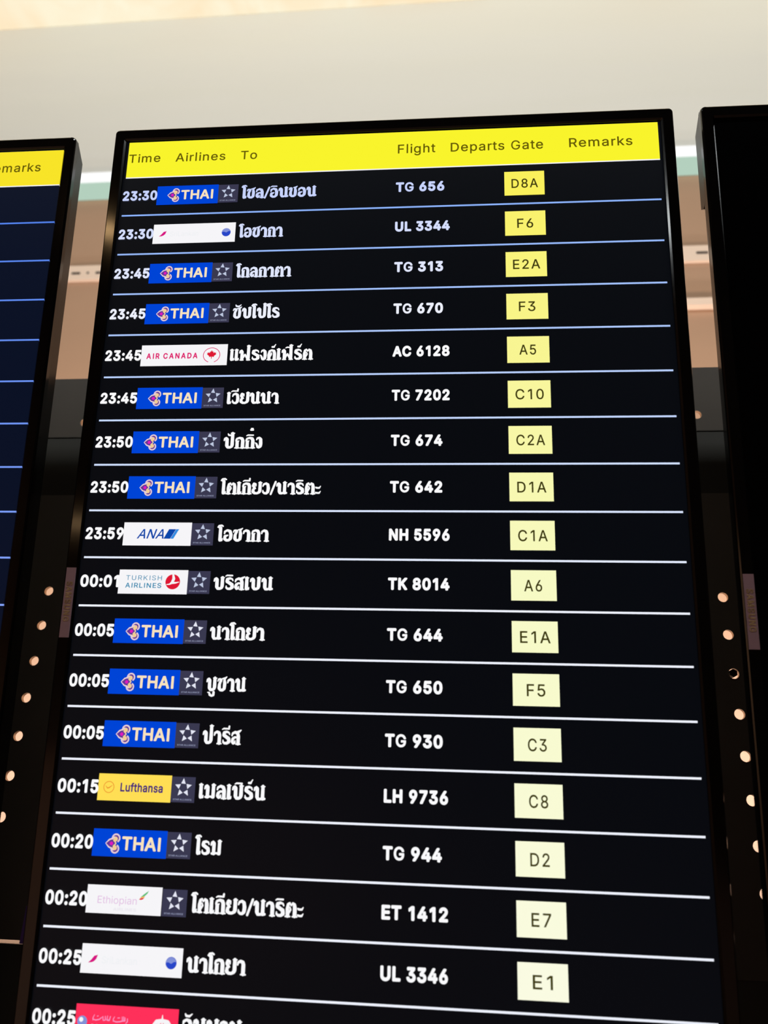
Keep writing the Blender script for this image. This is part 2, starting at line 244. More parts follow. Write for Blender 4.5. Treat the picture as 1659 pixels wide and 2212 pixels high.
,55,270,66,285,80,298,97,307,117,314,139,318,163,319,187,318,212,314,236,307,258,298,278,285,296,270,310,252,321,231,328,207,330,184,328,163,321,145,310,130,296,118,278,108,258,102
,236,98,212,96,187,98,163,102,139,108,117,118,97,130,80,145,66,163,55,184,49]],"p":[424,[53,-143,53,379,112,379,112,319,118,319,126,331,137,346,147,355,158,364,171,373,188,379,207,
383,229,384,252,383,274,378,294,371,313,361,330,347,345,332,359,313,370,293,379,270,385,245,389,218,390,189,389,160,385,133,379,108,370,84,359,64,346,45,330,29,313,16,294,5,274,-2,
252,-7,229,-8,208,-7,189,-3,173,4,159,12,147,21,138,31,127,46,118,59,114,59,114,-143],[220,47,242,49,262,55,279,66,294,80,306,97,316,117,323,139,327,163,328,189,327,215,323,239,316
,261,307,281,295,298,280,311,262,322,243,328,220,330,198,328,178,322,161,312,147,299,134,282,125,263,118,241,114,216,113,189,114,162,118,138,125,115,135,95,147,78,162,65,179,55,198
,49]],"r":[259,[53,0,53,379,112,379,112,321,115,321,124,339,137,354,152,367,171,377,191,383,213,385,229,384,243,384,243,322,230,324,219,325,207,326,190,324,174,321,159,315,146,306,
135,296,126,284,119,269,115,254,114,237,114,0]],"s":[365,[182,-8,157,-7,133,-3,112,3,93,12,76,24,62,38,50,54,41,73,36,94,94,107,101,87,111,72,124,60,141,52,160,47,181,45,206,47,227
,53,244,62,258,74,265,88,268,103,265,121,254,136,243,144,229,150,212,155,149,170,125,177,104,186,87,196,72,208,58,227,50,249,47,274,49,295,55,314,65,332,79,347,95,360,115,370,137,3
78,161,383,187,384,212,383,234,379,254,372,271,363,286,352,299,339,309,324,318,308,324,290,268,277,262,291,254,304,243,316,228,325,210,331,187,333,166,331,147,326,131,317,119,305,1
11,292,109,277,112,258,124,243,136,235,152,229,172,223,229,209,254,202,275,194,292,183,306,171,320,153,328,131,331,107,329,85,323,65,312,47,298,31,281,18,260,6,236,-2,210,-7]],"t":
[227,[204,379,204,327,6,327,6,379],[65,471,126,471,126,98,128,76,136,61,150,53,170,50,185,51,202,54,213,2,203,-1,192,-3,180,-4,168,-4,145,-3,125,2,107,10,92,21,77,41,68,64,65,93]],
"u":[410,[182,-5,158,-3,135,2,115,11,97,23,82,39,69,59,62,76,57,95,54,116,53,139,53,379,114,379,114,144,116,117,124,94,137,75,154,61,175,53,200,50,218,51,234,55,249,62,263,71,274,8
3,283,97,290,113,295,132,296,153,296,379,357,379,357,0,298,0,298,92,307,92,297,67,286,47,272,30,257,17,234,5,209,-3]]}
'''.split('\n')))      # outlines of the Latin lettering: advance, then closed contours x, y
_r = OUTLINES['R'][1]; _k = next(i for i in range(0, len(_r), 2) if _r[i:i + 2] == [96, 198])
OUTLINES['R'] = [OUTLINES['R'][0], _r[:_k] + [125, 198, 125, 0], [125, 255] + _r[_k + 4:-4] + [125, 452], OUTLINES['R'][2]]
FCACHE = {}
def font_mesh(txt, bold, shear=0.0, space=1.0):
    key = (txt, bold, shear, space)
    if key in FCACHE: return FCACHE[key]
    VS, FS = [], []; pen = 0.0
    def area2(P): return sum(p[0] * q[1] - q[0] * p[1] for p, q in zip(P, P[1:] + P[:1]))
    bold0 = bold
    for ch in txt:
        bold = bold0 * (.62 if ch == 'G' else 1)
        adv, *cs = OUTLINES[ch]
        cs = [[(c[i] / 1000, c[i + 1] / 1000) for i in range(0, len(c), 2)] for c in cs]
        big = max(cs, key=lambda P: abs(area2(P))) if cs else None
        solids = [P for P in cs if area2(P) * area2(big) > 0]; holes = [P for P in cs if area2(P) * area2(big) < 0]
        for k, P in enumerate(solids):
            hs = []
            for H in holes:                     # a hole belongs to the solid whose box holds it
                xs = [p[0] for p in P]; ys = [p[1] for p in P]
                if min(xs) < H[0][0] < max(xs) and min(ys) < H[0][1] < max(ys): hs.append(H)
            if ch == '4' and not hs and k: hs = []
            allp = P + [p for H in hs for p in H]; o = len(VS)
            VS += [(x + pen, y) for x, y in allp]
            FS += [tuple(o + i for i in t) for t in tessellate_polygon([[Vector((x, y, 0)) for x, y in Q] for Q in [P] + hs])]
        if bold:
            for P in cs:                        # weight is added along the contour
                for p, q in zip(P, P[1:] + P[:1]):
                    dx, dy = q[0] - p[0], q[1] - p[1]; l = math.hypot(dx, dy) or 1e-9
                    nx, ny = -dy / l * bold, dx / l * bold; o = len(VS)
                    VS += [(p[0] + nx + pen, p[1] + ny), (p[0] - nx + pen, p[1] - ny), (q[0] - nx + pen, q[1] - ny), (q[0] + nx + pen, q[1] + ny)]
                    FS.append((o, o + 1, o + 2, o + 3)); o = len(VS)
                    VS += [(p[0] + pen + bold * math.cos(a), p[1] + bold * math.sin(a)) for a in (.4, 1.45, 2.5, 3.54, 4.59, 5.64)]
                    FS.append(tuple(range(o, o + 6)))
        pen += adv / 1000 * space + bold0 * 1.1
    VS = [(x + shear * y, y, 0) for x, y in VS]
    FCACHE[key] = (VS, FS); return VS, FS
CAPH = 0.509                                   # cap height of the outlines
def lettering(D, name, txt, mat, parent, u0, u1, vtop, vbase, h, bold=0.0, shear=0.0, space=1.0, cap=None, label=None):
    vs_, fs = font_mesh(txt, bold, shear, space)
    xs = [v[0] for v in vs_]; xa, xb = min(xs), max(xs)
    c = (cap or CAPH)
    sx = (u1 - u0) / (xb - xa); sy = (vbase - vtop) / (c + 2 * bold)
    pts = [D.p(u0 + (x - xa) * sx, vbase - (y + bold) * sy, h) for x, y, z in vs_]
    me = bpy.data.meshes.new(name); me.from_pydata(pts, [], fs); me.update()
    return link(name, me, mat, parent, label)
class Flat:                                    # gathers flat shapes for one part
    def __init__(s, D, h): s.D = D; s.h = h; s.v = []; s.f = []
    def poly(s, pts, dh=0.0):
        i = len(s.v); s.v += [s.D.p(u, v, s.h + dh) for u, v in pts]; s.f.append(tuple(range(i, i + len(pts)))); return s
    def rect(s, u0, u1, v0, v1): return s.poly([(u0, v1), (u1, v1), (u1, v0), (u0, v0)])
    def disc(s, u, v, r, ry=None, n=20):
        ry = ry or r
        return s.poly([(u + r * math.cos(2 * math.pi * i / n), v - ry * math.sin(2 * math.pi * i / n)) for i in range(n)])
    def line(s, pts, disc=True):               # ribbon, pts (u, v, width)
        for (a, b) in zip(pts, pts[1:]):
            dx, dy = b[0] - a[0], b[1] - a[1]; l = math.hypot(dx, dy) or 1e-9
            nx, ny = -dy / l, dx / l
            s.poly([(a[0] + nx * a[2] / 2, a[1] + ny * a[2] / 2), (a[0] - nx * a[2] / 2, a[1] - ny * a[2] / 2),
                    (b[0] - nx * b[2] / 2, b[1] - ny * b[2] / 2), (b[0] + nx * b[2] / 2, b[1] + ny * b[2] / 2)])
        if disc:
            for p in pts: s.disc(p[0], p[1], p[2] / 2, n=8)
        return s
    def ring(s, u, v, r, wd, a0=0, a1=360, n=24, ry=None):
        ry = ry or r; P = []
        for i in range(n + 1):
            a = math.radians(a0 + (a1 - a0) * i / n); P.append((u + r * math.cos(a), v - ry * math.sin(a), wd))
        return s.line(P, False)
    def done(s, name, mat, parent, label=None):
        me = bpy.data.meshes.new(name); me.from_pydata(s.v, [], s.f); me.update()
        return link(name, me, mat, parent, label)

# ------------------------------------------------------------------ Thai letters drawn as strokes (x, y, width), height of a consonant = 1
S_ = lambda x, y=0.97: [(x - .13, y, .09), (x + .17, y, .07)]
F_ = lambda x: [(x - .18, .05, .10), (x + .18, .05, .10)]
HEAD = [(.06, .70, .12), (.10, .86, .15), (.22, .90, .20), (.29, .80, .27)]
G = {
 'น': (.98, [HEAD + [(.30, .25, .28), (.36, .11, .22), (.55, .09, .17), (.74, .2, .16)], [(.74, .98, .25), (.74, .14, .27)], [(.72, .12, .24), (.90, .12, .17)], S_(.74)]),
 'า': (.70, [[(.06, .66, .12), (.10, .82, .16), (.28, .90, .19), (.46, .82, .24), (.50, .66, .28), (.50, .1, .28)], F_(.50)]),
 'ก': (.85, [[(.20, .1, .27), (.20, .55, .26), (.10, .68, .15), (.16, .84, .16), (.38, .91, .18), (.60, .84, .24), (.66, .66, .28), (.66, .1, .28)], [(.20, .5, .14), (.33, .66, .09)], F_(.20), F_(.66)]),
 'โ': (.44, [[(.20, 1.1, .26), (.20, .12, .28)], [(.20, .12, .24), (.34, .10, .18), (.40, .24, .06)], [(-.04, 1.16, .10), (.06, 1.28, .13), (.28, 1.31, .13), (.40, 1.24, .12)], [(-.02, 1.18, .12), (.20, 1.08, .20)]]),
 'เ': (.44, [[(.18, .96, .25), (.18, .12, .28)], [(.18, .12, .24), (.33, .10, .18), (.39, .22, .06)], S_(.17)]),
 'ย': (.90, [[(.38, .70, .10), (.36, .86, .14), (.20, .88, .22), (.15, .72, .25), (.26, .55, .20), (.36, .50, .10)], [(.30, .52, .16), (.16, .40, .22), (.15, .22, .27), (.28, .10, .20), (.52, .09, .18), (.70, .2, .24), (.74, .3, .28), (.74, .96, .26)], S_(.74)]),
 'ซ': (.86, [[(.05, .76, .10), (.11, .90, .12), (.26, .90, .16), (.28, .74, .20), (.20, .5, .24), (.20, .24, .28), (.30, .10, .20), (.50, .09, .20), (.64, .22, .26), (.66, .6, .28), (.62, .86, .20)], [(.40, .93, .10), (.36, .72, .10)], [(.48, .95, .10), (.66, .96, .18), (.82, 1.08, .07)]]),
 'ช': (.86, [[(.06, .76, .12), (.12, .90, .15), (.27, .88, .20), (.26, .70, .22), (.20, .5, .24), (.20, .24, .28), (.30, .10, .20), (.50, .09, .20), (.64, .22, .26), (.66, .6, .28), (.62, .86, .20)], [(.48, .95, .10), (.66, .96, .18), (.82, 1.08, .07)]]),
 'ล': (.84, [[(.09, .66, .12), (.14, .82, .16), (.36, .91, .19), (.58, .82, .24), (.64, .6, .28), (.64, .1, .28)], [(.62, .52, .14), (.34, .54, .15), (.17, .42, .22), (.14, .24, .26), (.22, .11, .20), (.36, .14, .16), (.37, .28, .10)], F_(.64)]),
 'ส': (.86, [[(.09, .66, .12), (.14, .82, .16), (.36, .91, .19), (.58, .82, .24), (.64, .6, .28), (.64, .1, .28)], [(.62, .52, .14), (.34, .54, .15), (.17, .42, .22), (.14, .24, .26), (.22, .11, .20), (.36, .14, .16), (.37, .28, .10)], F_(.64), [(.50, .92, .12), (.70, .96, .18), (.86, 1.07, .07)]]),
 'อ': (.84, [[(.12, .64, .12), (.15, .80, .17), (.36, .91, .17), (.60, .82, .24), (.68, .55, .28), (.66, .25, .26), (.52, .10, .20), (.30, .09, .20), (.16, .22, .26), (.17, .42, .22), (.42, .50, .10)]]),
 'บ': (.96, [HEAD + [(.30, .25, .28), (.38, .11, .22), (.58, .10, .20), (.72, .2, .24), (.74, .32, .28), (.74, .96, .26)], S_(.74)]),
 'ป': (.96, [HEAD + [(.30, .25, .28), (.38, .11, .22), (.58, .10, .20), (.72, .2, .24), (.74, .32, .28), (.74, 1.3, .26)], S_(.74, 1.32)]),
 'ร': (.78, [[(.66, .74, .10), (.60, .87, .12), (.40, .92, .17), (.19, .84, .24), (.17, .68, .26), (.40, .54, .24), (.60, .42, .27), (.62, .22, .28), (.48, .10, .20), (.26, .09, .17), (.13, .18, .15), (.12, .32, .08)]]),
 'ฟ': (1.10, [HEAD[:3] + [(.27, .78, .26), (.27, .12, .28)], [(.27, .12, .2), (.54, .55, .14), (.80, .12, .2)], [(.84, .12, .28), (.84, 1.3, .26)], S_(.84, 1.32), [(.12, .05, .1), (.4, .05, .1)], [(.7, .05, .1), (1.0, .05, .1)]]),
 'ง': (.64, [[(.12, .74, .10), (.18, .88, .14), (.34, .90, .20), (.46, .78, .26), (.48, .4, .28), (.46, .2, .26), (.34, .09, .20), (.24, .12, .20), (.12, .40, .15), (.02, .48, .08)]]),
 'ค': (.86, [[(.20, .1, .27), (.17, .5, .25), (.22, .8, .20), (.42, .91, .16), (.62, .82, .24), (.68, .6, .28), (.68, .1, .28)], [(.22, .22, .14), (.38, .52, .15), (.40, .66, .10)], F_(.20), F_(.68)]),
 'ต': (.92, [[(.20, .1, .27), (.17, .55, .25), (.22, .84, .20), (.34, .93, .14), (.46, .77, .10), (.58, .93, .14), (.70, .82, .24), (.74, .6, .28), (.74, .1, .28)], [(.26, .22, .12), (.42, .50, .13), (.36, .66, .10)], F_(.20), F_(.74)]),
 'ว': (.72, [[(.09, .68, .11), (.16, .84, .16), (.36, .91, .18), (.52, .80, .24), (.57, .5, .28), (.54, .22, .26), (.42, .09, .20), (.24, .09, .17), (.12, .2, .16), (.10, .34, .08)]]),
 'ม': (.98, [HEAD + [(.29, .5, .27), (.29, .16, .26)], [(.12, .12, .15), (.30, .12, .22), (.50, .16, .12), (.70, .12, .20)], [(.75, .14, .26), (.75, .96, .26)], S_(.75)]),
 'ะ': (.52, [[(.06, .58, .13), (.14, .54, .14), (.36, .54, .14), (.46, .68, .07)], [(.06, .16, .13), (.14, .12, .14), (.36, .12, .14), (.46, .26, .07)]]),
 'แ': (.84, [[(.18, .96, .25), (.18, .12, .28)], [(.18, .12, .24), (.33, .10, .18), (.37, .22, .06)], S_(.17), [(.60, .96, .25), (.60, .12, .28)], [(.60, .12, .24), (.75, .10, .18), (.81, .22, .06)], S_(.59)]),
 '/': (.52, [[(.08, .02, .17), (.46, 1.04, .17)]]),
 'ั': (0, [[(-.60, 1.26, .10), (-.54, 1.15, .14), (-.30, 1.13, .14), (-.10, 1.28, .07)]]),
 'ิ': (0, [[(-.74, 1.09, .08), (-.62, 1.15, .12), (-.18, 1.14, .12)]]),
 'ี': (0, [[(-.76, 1.09, .08), (-.64, 1.15, .12), (-.18, 1.14, .12)], [(-.20, 1.16, .14), (-.18, 1.31, .15)]]),
 '่': (0, [[(-.40, 1.60, .15), (-.22, 1.60, .15)], [(-.38, 1.72, .09), (-.22, 1.72, .09)]]),
 '์': (0, [[(-.42, 1.20, .15), (-.26, 1.20, .16), (-.20, 1.30, .10), (-.12, 1.42, .08)]]),
 'ู': (0, [[(-.78, -.10, .08), (-.64, -.12, .13), (-.60, -.26, .20), (-.44, -.36, .14), (-.28, -.28, .20), (-.27, -.08, .20)]]),
}
def thai(D, word, mat, parent, u0, u1, vtop, vbase, h):
    pen = 0; st = []
    for ch in word:
        w_, ss = G[ch]
        for s in ss: st.append([(pen + x, y, wd) for x, y, wd in s])
        pen += w_ * (1.0 if w_ else 1)
    xa = min(p[0] - p[2] / 2 for s in st for p in s); xb = max(p[0] + p[2] / 2 for s in st for p in s)
    sx = (u1 - u0) / (xb - xa); sy = vbase - vtop
    F = Flat(D, h); k = 1.04
    for s in st:                                # widths are set in letter units, so build there and squash
        G2 = Flat(DUM, 0); G2.line([(x, y, wd * k) for x, y, wd in s])
        i = len(F.v); F.v += [D.p(u0 + (x - xa) * sx, vbase - y * sy, h) for x, y, z in G2.v]
        F.f += [tuple(i + q for q in f) for f in G2.f]
    return F.done('destination_text', mat, parent)
class _D:
    def p(s, u, v, h): return (u, v, h)
DUM = _D()

# ------------------------------------------------------------------ a display: frame of reference and body
class Display:
    UA, UB, VA, VB = -.0195, .7005, -.071, 1.174
    def __init__(s, name, off_u, off_n, label):
        s.cu = (s.UA + s.UB) / 2
        s.root = bpy.data.objects.new(name, None); C.objects.link(s.root); s.root.empty_display_size = .1
        m = Matrix((DX, -DD, -DN)).transposed().to_4x4()
        m.translation = ORG + DX * (off_u + s.cu) + DD * s.VB + DN * off_n
        s.root.matrix_world = m
        tag(s.root, label, 'display')
    def p(s, u, v, h): return (u - s.cu, s.VB - v, h)
    def rr(s, i, r, du=0, top=0):
        return rrect(s.UA + i - s.cu, s.UB - i - s.cu, i, s.VB - s.VA - i - top, r)
    def body(s, screen_mat, thin=False):
        bm = bmesh.new()
        iu, iv = .0155, .0165
        inner = rrect(s.UA + iu - s.cu, s.UB - iu - s.cu, iv, s.VB - s.VA - iv, .0012)
        inner2 = rrect(s.UA + iu - .002 - s.cu, s.UB - iu + .002 - s.cu, iv - .002, s.VB - s.VA - iv + .002, .0015)
        loft(bm, [(s.rr(0, .006), -.005), (s.rr(0, .006), .0015), (s.rr(.0008, .0055), .0032), (s.rr(.0022, .005), .0042),
                  (inner2, .0042), (inner, .0022), (inner, -.002)])
        b = from_bm('bezel', bm, GLOSS, s.root)
        bm = bmesh.new(); dz = -.012 if thin else -.0225
        loft(bm, [(s.rr(.0008, .0055), -.005), (s.rr(.0012, .0055), -.0065), (s.rr(.0012, .005, top=.0), -.008), (s.rr(.0014, .004, top=.018), dz)], True, True)
        from_bm('rear_housing', bm, SHELL, s.root)
        box('screen', s.UA + iu - s.cu + .0001, s.UB - iu - s.cu - .0001, iv + .0001, s.VB - s.VA - iv - .0001, -.002, 0, screen_mat, s.root)
        bm = bmesh.new()
        bxm(bm, -.25, .25, .25, .95, -.042, dz)
        bmesh.ops.bevel(bm, geom=[e for e in bm.edges if all(v.co.z < -.04 for v in e.verts)], offset=.006, segments=2, affect='EDGES')
        from_bm('rear_cover', bm, SHELL, s.root)
    def badge(s):
        bm = bmesh.new()
        x0, y0, _ = s.p(-.0168, .5948, 0); x1, y1, _ = s.p(-.0057, .5152, 0)
        bxm(bm, x0, x1, y0, y1, .0040, .0050)
        b = from_bm('brand_plate', bm, BADGE, s.root, label='grey plate with pale vertical lettering')
        vs_, fs = font_mesh('SAMSUNG', .030, 0, 1.12)
        xs = [v[0] for v in vs_]; xa, xb = min(xs), max(xs)
        v0, v1 = .5312, .5765; u0, u1 = -.0148, -.0076
        pts = [s.p(u0 + (y + .030) / (CAPH + .060) * (u1 - u0), v0 + (x - xa) / (xb - xa) * (v1 - v0), .0053) for x, y, z in vs_]
        me = bpy.data.meshes.new('brand_lettering'); me.from_pydata(pts, [], fs); me.update()
        link('brand_lettering', me, BADGETXT, b)

P = 0.05580929
H1, H2, H3 = .0004, .0008, .0012
def mixc(a, b, t): return tuple(x + (y - x) * t for x, y in zip(a, b))

# ---- display colours; the viewing-angle shift is baked into the colour of each row
WHITE = emit('text white', (246, 246, 250), 1.0)
YEL = emit('header yellow', (249, 244, 44)); YELL = emit('header yellow side', (248, 228, 40))
INK = emit('header ink', (98, 88, 8)); GINK = emit('gate ink', (62, 58, 14))
BLUE = emit('tile blue', (0, 68, 214)); SLATE = emit('badge slate', (58, 57, 80)); SILV = emit('badge silver', (190, 200, 225))
TILEW = emit('tile white', (246, 245, 248)); CREAM = emit('lettering cream', (246, 226, 190))
LILAC = emit('emblem lilac', (232, 208, 214)); PURP = emit('emblem purple', (104, 54, 150)); MAG = emit('emblem magenta', (226, 24, 190)); GOLD = emit('emblem gold', (240, 204, 150))
RED = emit('logo red', (222, 24, 52)); CRIM = emit('logo crimson', (222, 30, 110)); TEAL = emit('logo teal', (40, 136, 176))
NAVY = emit('logo navy', (10, 70, 170)); SKY = emit('logo sky', (50, 140, 225)); LHY = emit('tile amber', (255, 222, 84)); ORNG = emit('logo orange', (238, 150, 50)); INDI = emit('logo indigo', (70, 40, 120))
GLOBE = emit('globe blue', (40, 70, 200)); GLOBE2 = emit('globe pale', (130, 145, 215)); PINK = emit('logo magenta', (215, 20, 130)); FAINT = emit('logo faint grey', (226, 222, 232)); FPINK = emit('logo faint pink', (226, 190, 226))
GREEN = emit('logo green', (90, 190, 120)); AMB = emit('logo amber', (240, 180, 60)); RJ = emit('tile scarlet', (255, 48, 90)); RJT = emit('arabic pink', (250, 150, 200))

def alliance(D, v, row):
    t = Flat(D, H1).rect(.1257, .1519, v + .0150, v + .0410).done('alliance_badge', SLATE, D.root, 'dark slate badge with five silver triangles in a star')
    F = Flat(D, H2); cu, cv, R = .1391, v + .0260, .0098
    for k in range(5):
        a = math.radians(90 + 72 * k)
        def pt(r, da): return (cu + r * math.cos(a + da) * .98, cv - r * math.sin(a + da))
        F.poly([pt(R, 0), pt(R * .53, .56), pt(R * .47, -.54)])
    F.done('star_emblem', SILV if row < 10 else emit('badge silver bright', (228, 230, 244)), t)
    lettering(D, 'badge_lettering', 'STAR ALLIANCE', emit('badge lettering', (150, 156, 186)), t, .1285, .1490, v + .0372, v + .0388, H2, .01)

def thai_tile(D, v):
    t = Flat(D, H1).rect(.0446, .1257, v + .0143, v + .0416).done('airline_tile', BLUE, D.root, 'blue tile with orchid emblem and cream lettering')
    cu, cv = .0446, v + .0282
    F = Flat(D, H2)
    F.poly([(.0590, cv + .0002), (.0632, cv - .0032), (.0672, cv - .0042), (.0690, cv), (.0672, cv + .0046), (.0632, cv + .0036)])
    F.done('emblem_petal', PURP, t)
    F = Flat(D, H3)
    W_ = .0014
    F.line([(.0592, cv + .0002, .0007), (.0628, cv - .0034, W_), (.0664, cv - .0048, W_), (.0684, cv - .0062, W_)])
    F.line([(.0592, cv + .0002, .0007), (.0628, cv + .0038, W_), (.0664, cv + .0052, W_), (.0680, cv + .0066, W_)])
    F.ring(.0701, cv - .0050, .0040, .0016, -60, 200); F.ring(.0698, cv + .0054, .0040, .0016, 160, 420)
    F.done('emblem_outline', LILAC, t)
    F = Flat(D, H2 + .0001); F.disc(.0701, cv - .0050, .0038); F.disc(.0698, cv + .0054, .0038); F.done('emblem_petal', PURP, t)
    F = Flat(D, H2 + .0002); F.disc(.0696, cv - .0042, .0024); F.disc(.0694, cv + .0046, .0024); F.line([(.068, cv - .003, .002), (.0705, cv, .001), (.068, cv + .003, .002)]); F.done('emblem_curl', GOLD, t)
    F = Flat(D, H3 + .0002); F.disc(.0656, cv + .0002, .0018); F.done('emblem_heart', MAG, t)
    lettering(D, 'tile_lettering', 'THAI', CREAM, t, .0768, .1192, cv - .0071, cv + .0066, H2, .026, space=.98)

def long_tile(D, v, u1=.1519):
    return Flat(D, H1).rect(.0446, u1, v + .0143, v + .0418)

def globe_swoosh_tile(D, v, wide=True):
    t = long_tile(D, v).done('airline_tile', TILEW, D.root, 'white tile with magenta swoosh and small blue globe')
    cv = v + .0283
    Flat(D, H2).poly([(.0524, cv + .0036), (.0556, cv + .0006), (.0584, cv - .0030), (.0622, cv - .0040), (.0606, cv + .0002), (.0584, cv + .0022), (.0560, cv + .0032)]).done('swoosh', PINK, t)
    Flat(D, H2).disc(.1402, cv, .0058).done('globe', GLOBE, t)
    F = Flat(D, H3); F.poly([(.1402 + .0055 * math.cos(math.radians(a)), cv - .0055 * math.sin(math.radians(a))) for a in range(15, 181, 15)] + [(.137, cv - .0008), (.1405, cv + .0006), (.1430, cv - .0012)]); F.done('globe_glint', GLOBE2, t)
    lettering(D, 'tile_lettering', 'SriLankan', emit('logo near white', (238, 240, 243)), t, .067, .104, cv - .003, cv + .0036, H2, .0)

def canada_tile(D, v):
    t = long_tile(D, v, .1530).done('airline_tile', TILEW, D.root, 'white tile with red leaf inside a ring')
    cv = v + .0286
    lettering(D, 'tile_lettering', 'AIR CANADA', CRIM, t, .0517, .1160, cv - .0035, cv + .0050 - .001, H2, .03, space=1.25)
    Flat(D, H2).ring(.1335, cv, .0103, .0009, -70, 250, 30, ry=.0095).done('ring', CRIM, t)
    leaf = [(0, 1), (.18, .62), (.38, .72), (.34, .34), (.62, .56), (.68, .40), (.98, .42), (.82, .20), (.94, .06), (.48, -.30), (.52, -.52), (.08, -.44), (.06, -.9)]
    pts = leaf + [(-x, y) for x, y in leaf[::-1]]
    F = Flat(D, H2); c = F.D.p(.1335, cv, H2)
    for a, b in zip(pts, pts[1:] + pts[:1]):
        F.poly([(.1335, cv), (.1335 + a[0] * .0062, cv - .0006 - a[1] * .0060), (.1335 + b[0] * .0062, cv - .0006 - b[1] * .0060)])
    F.done('leaf', RED, t)

def ana_tile(D, v):
    t = Flat(D, H1).rect(.0446, .1257, v + .0143, v + .0416).done('airline_tile', TILEW, D.root, 'white tile with slanted blue lettering and bar')
    lettering(D, 'tile_lettering', 'ANA', NAVY, t, .0612, .0932, v + .0222, v + .0335, H2, .01, shear=.3)
    Flat(D, H2).poly([(.0932, v + .0335), (.1010, v + .0335), (.1074, v + .0222), (.0990, v + .0222)]).done('slant_bar', NAVY, t)
    Flat(D, H2).poly([(.1012, v + .0335), (.1048, v + .0335), (.1110, v + .0222), (.1076, v + .0222)]).done('slant_bar', SKY, t)

def turkish_tile(D, v):
    t = Flat(D, H1).rect(.0446, .1257, v + .0141, v + .0418).done('airline_tile', TILEW, D.root, 'white tile with teal lettering and red disc')
    lettering(D, 'tile_lettering', 'TURKISH', TEAL, t, .0532, .0955, v + .0207, v + .0261, H2, .0, space=1.15)
    lettering(D, 'tile_lettering', 'AIRLINES', TEAL, t, .0530, .0955, v + .0293, v + .0349, H2, .015, space=1.1)
    d = Flat(D, H2).disc(.1085, v + .0277, .0086, .0086, 28).done('emblem_disc', RED, t)
    F = Flat(D, H3); cv = v + .0277
    F.line([(.1086, cv - .0082, .0020), (.1096, cv - .0034, .0034), (.1080, cv + .0008, .0030), (.1052, cv + .0028, .0016), (.1016, cv + .0032, .0008)])
    F.line([(.1080, cv + .0012, .0028), (.1118, cv + .0012, .0018), (.1160, cv + .0002, .0007)])
    F.done('emblem_bird', TILEW, t)

def lufthansa_tile(D, v):
    t = Flat(D, H1).rect(.0444, .1257, v + .0141, v + .0416).done('airline_tile', LHY, D.root, 'amber tile with ringed crane and indigo lettering')
    cv = v + .0278
    F = Flat(D, H2); F.ring(.0566, cv, .0057, .0008); F.line([(.0530, cv - .0012, .0005), (.0552, cv + .0012, .0011), (.0570, cv + .0006, .0013), (.0602, cv - .0018, .0005)]); F.done('ringed_crane', ORNG, t)
    lettering(D, 'tile_lettering', 'Lufthansa', INDI, t, .0695, .1166, v + .0230, v + .0320, H2, .022)

def ethiopian_tile(D, v):
    t = Flat(D, H1).rect(.0440, .1250, v + .0137, v + .0410).done('airline_tile', TILEW, D.root, 'white tile with faint pink lettering and tricolour feather')
    lettering(D, 'tile_lettering', 'Ethiopian', FPINK, t, .0562, .0985, v + .0242, v + .0312, H2, .0)
    lettering(D, 'tile_lettering', 'AIRLINES', FAINT, t, .0740, .0985, v + .0350, v + .0378, H2, .0)
    Flat(D, H2).poly([(.1022, v + .0238), (.1060, v + .0206), (.1108, v + .0172), (.1092, v + .0202), (.1066, v + .0226)]).done('feather_green', GREEN, t)
    Flat(D, H2).poly([(.1012, v + .0250), (.1030, v + .0236), (.1072, v + .0226), (.1060, v + .0240)]).done('feather_amber', AMB, t)
    Flat(D, H2).poly([(.1006, v + .0262), (.1020, v + .0250), (.1064, v + .0240), (.1052, v + .0256), (.1030, v + .0264)]).done('feather_red', RED, t)

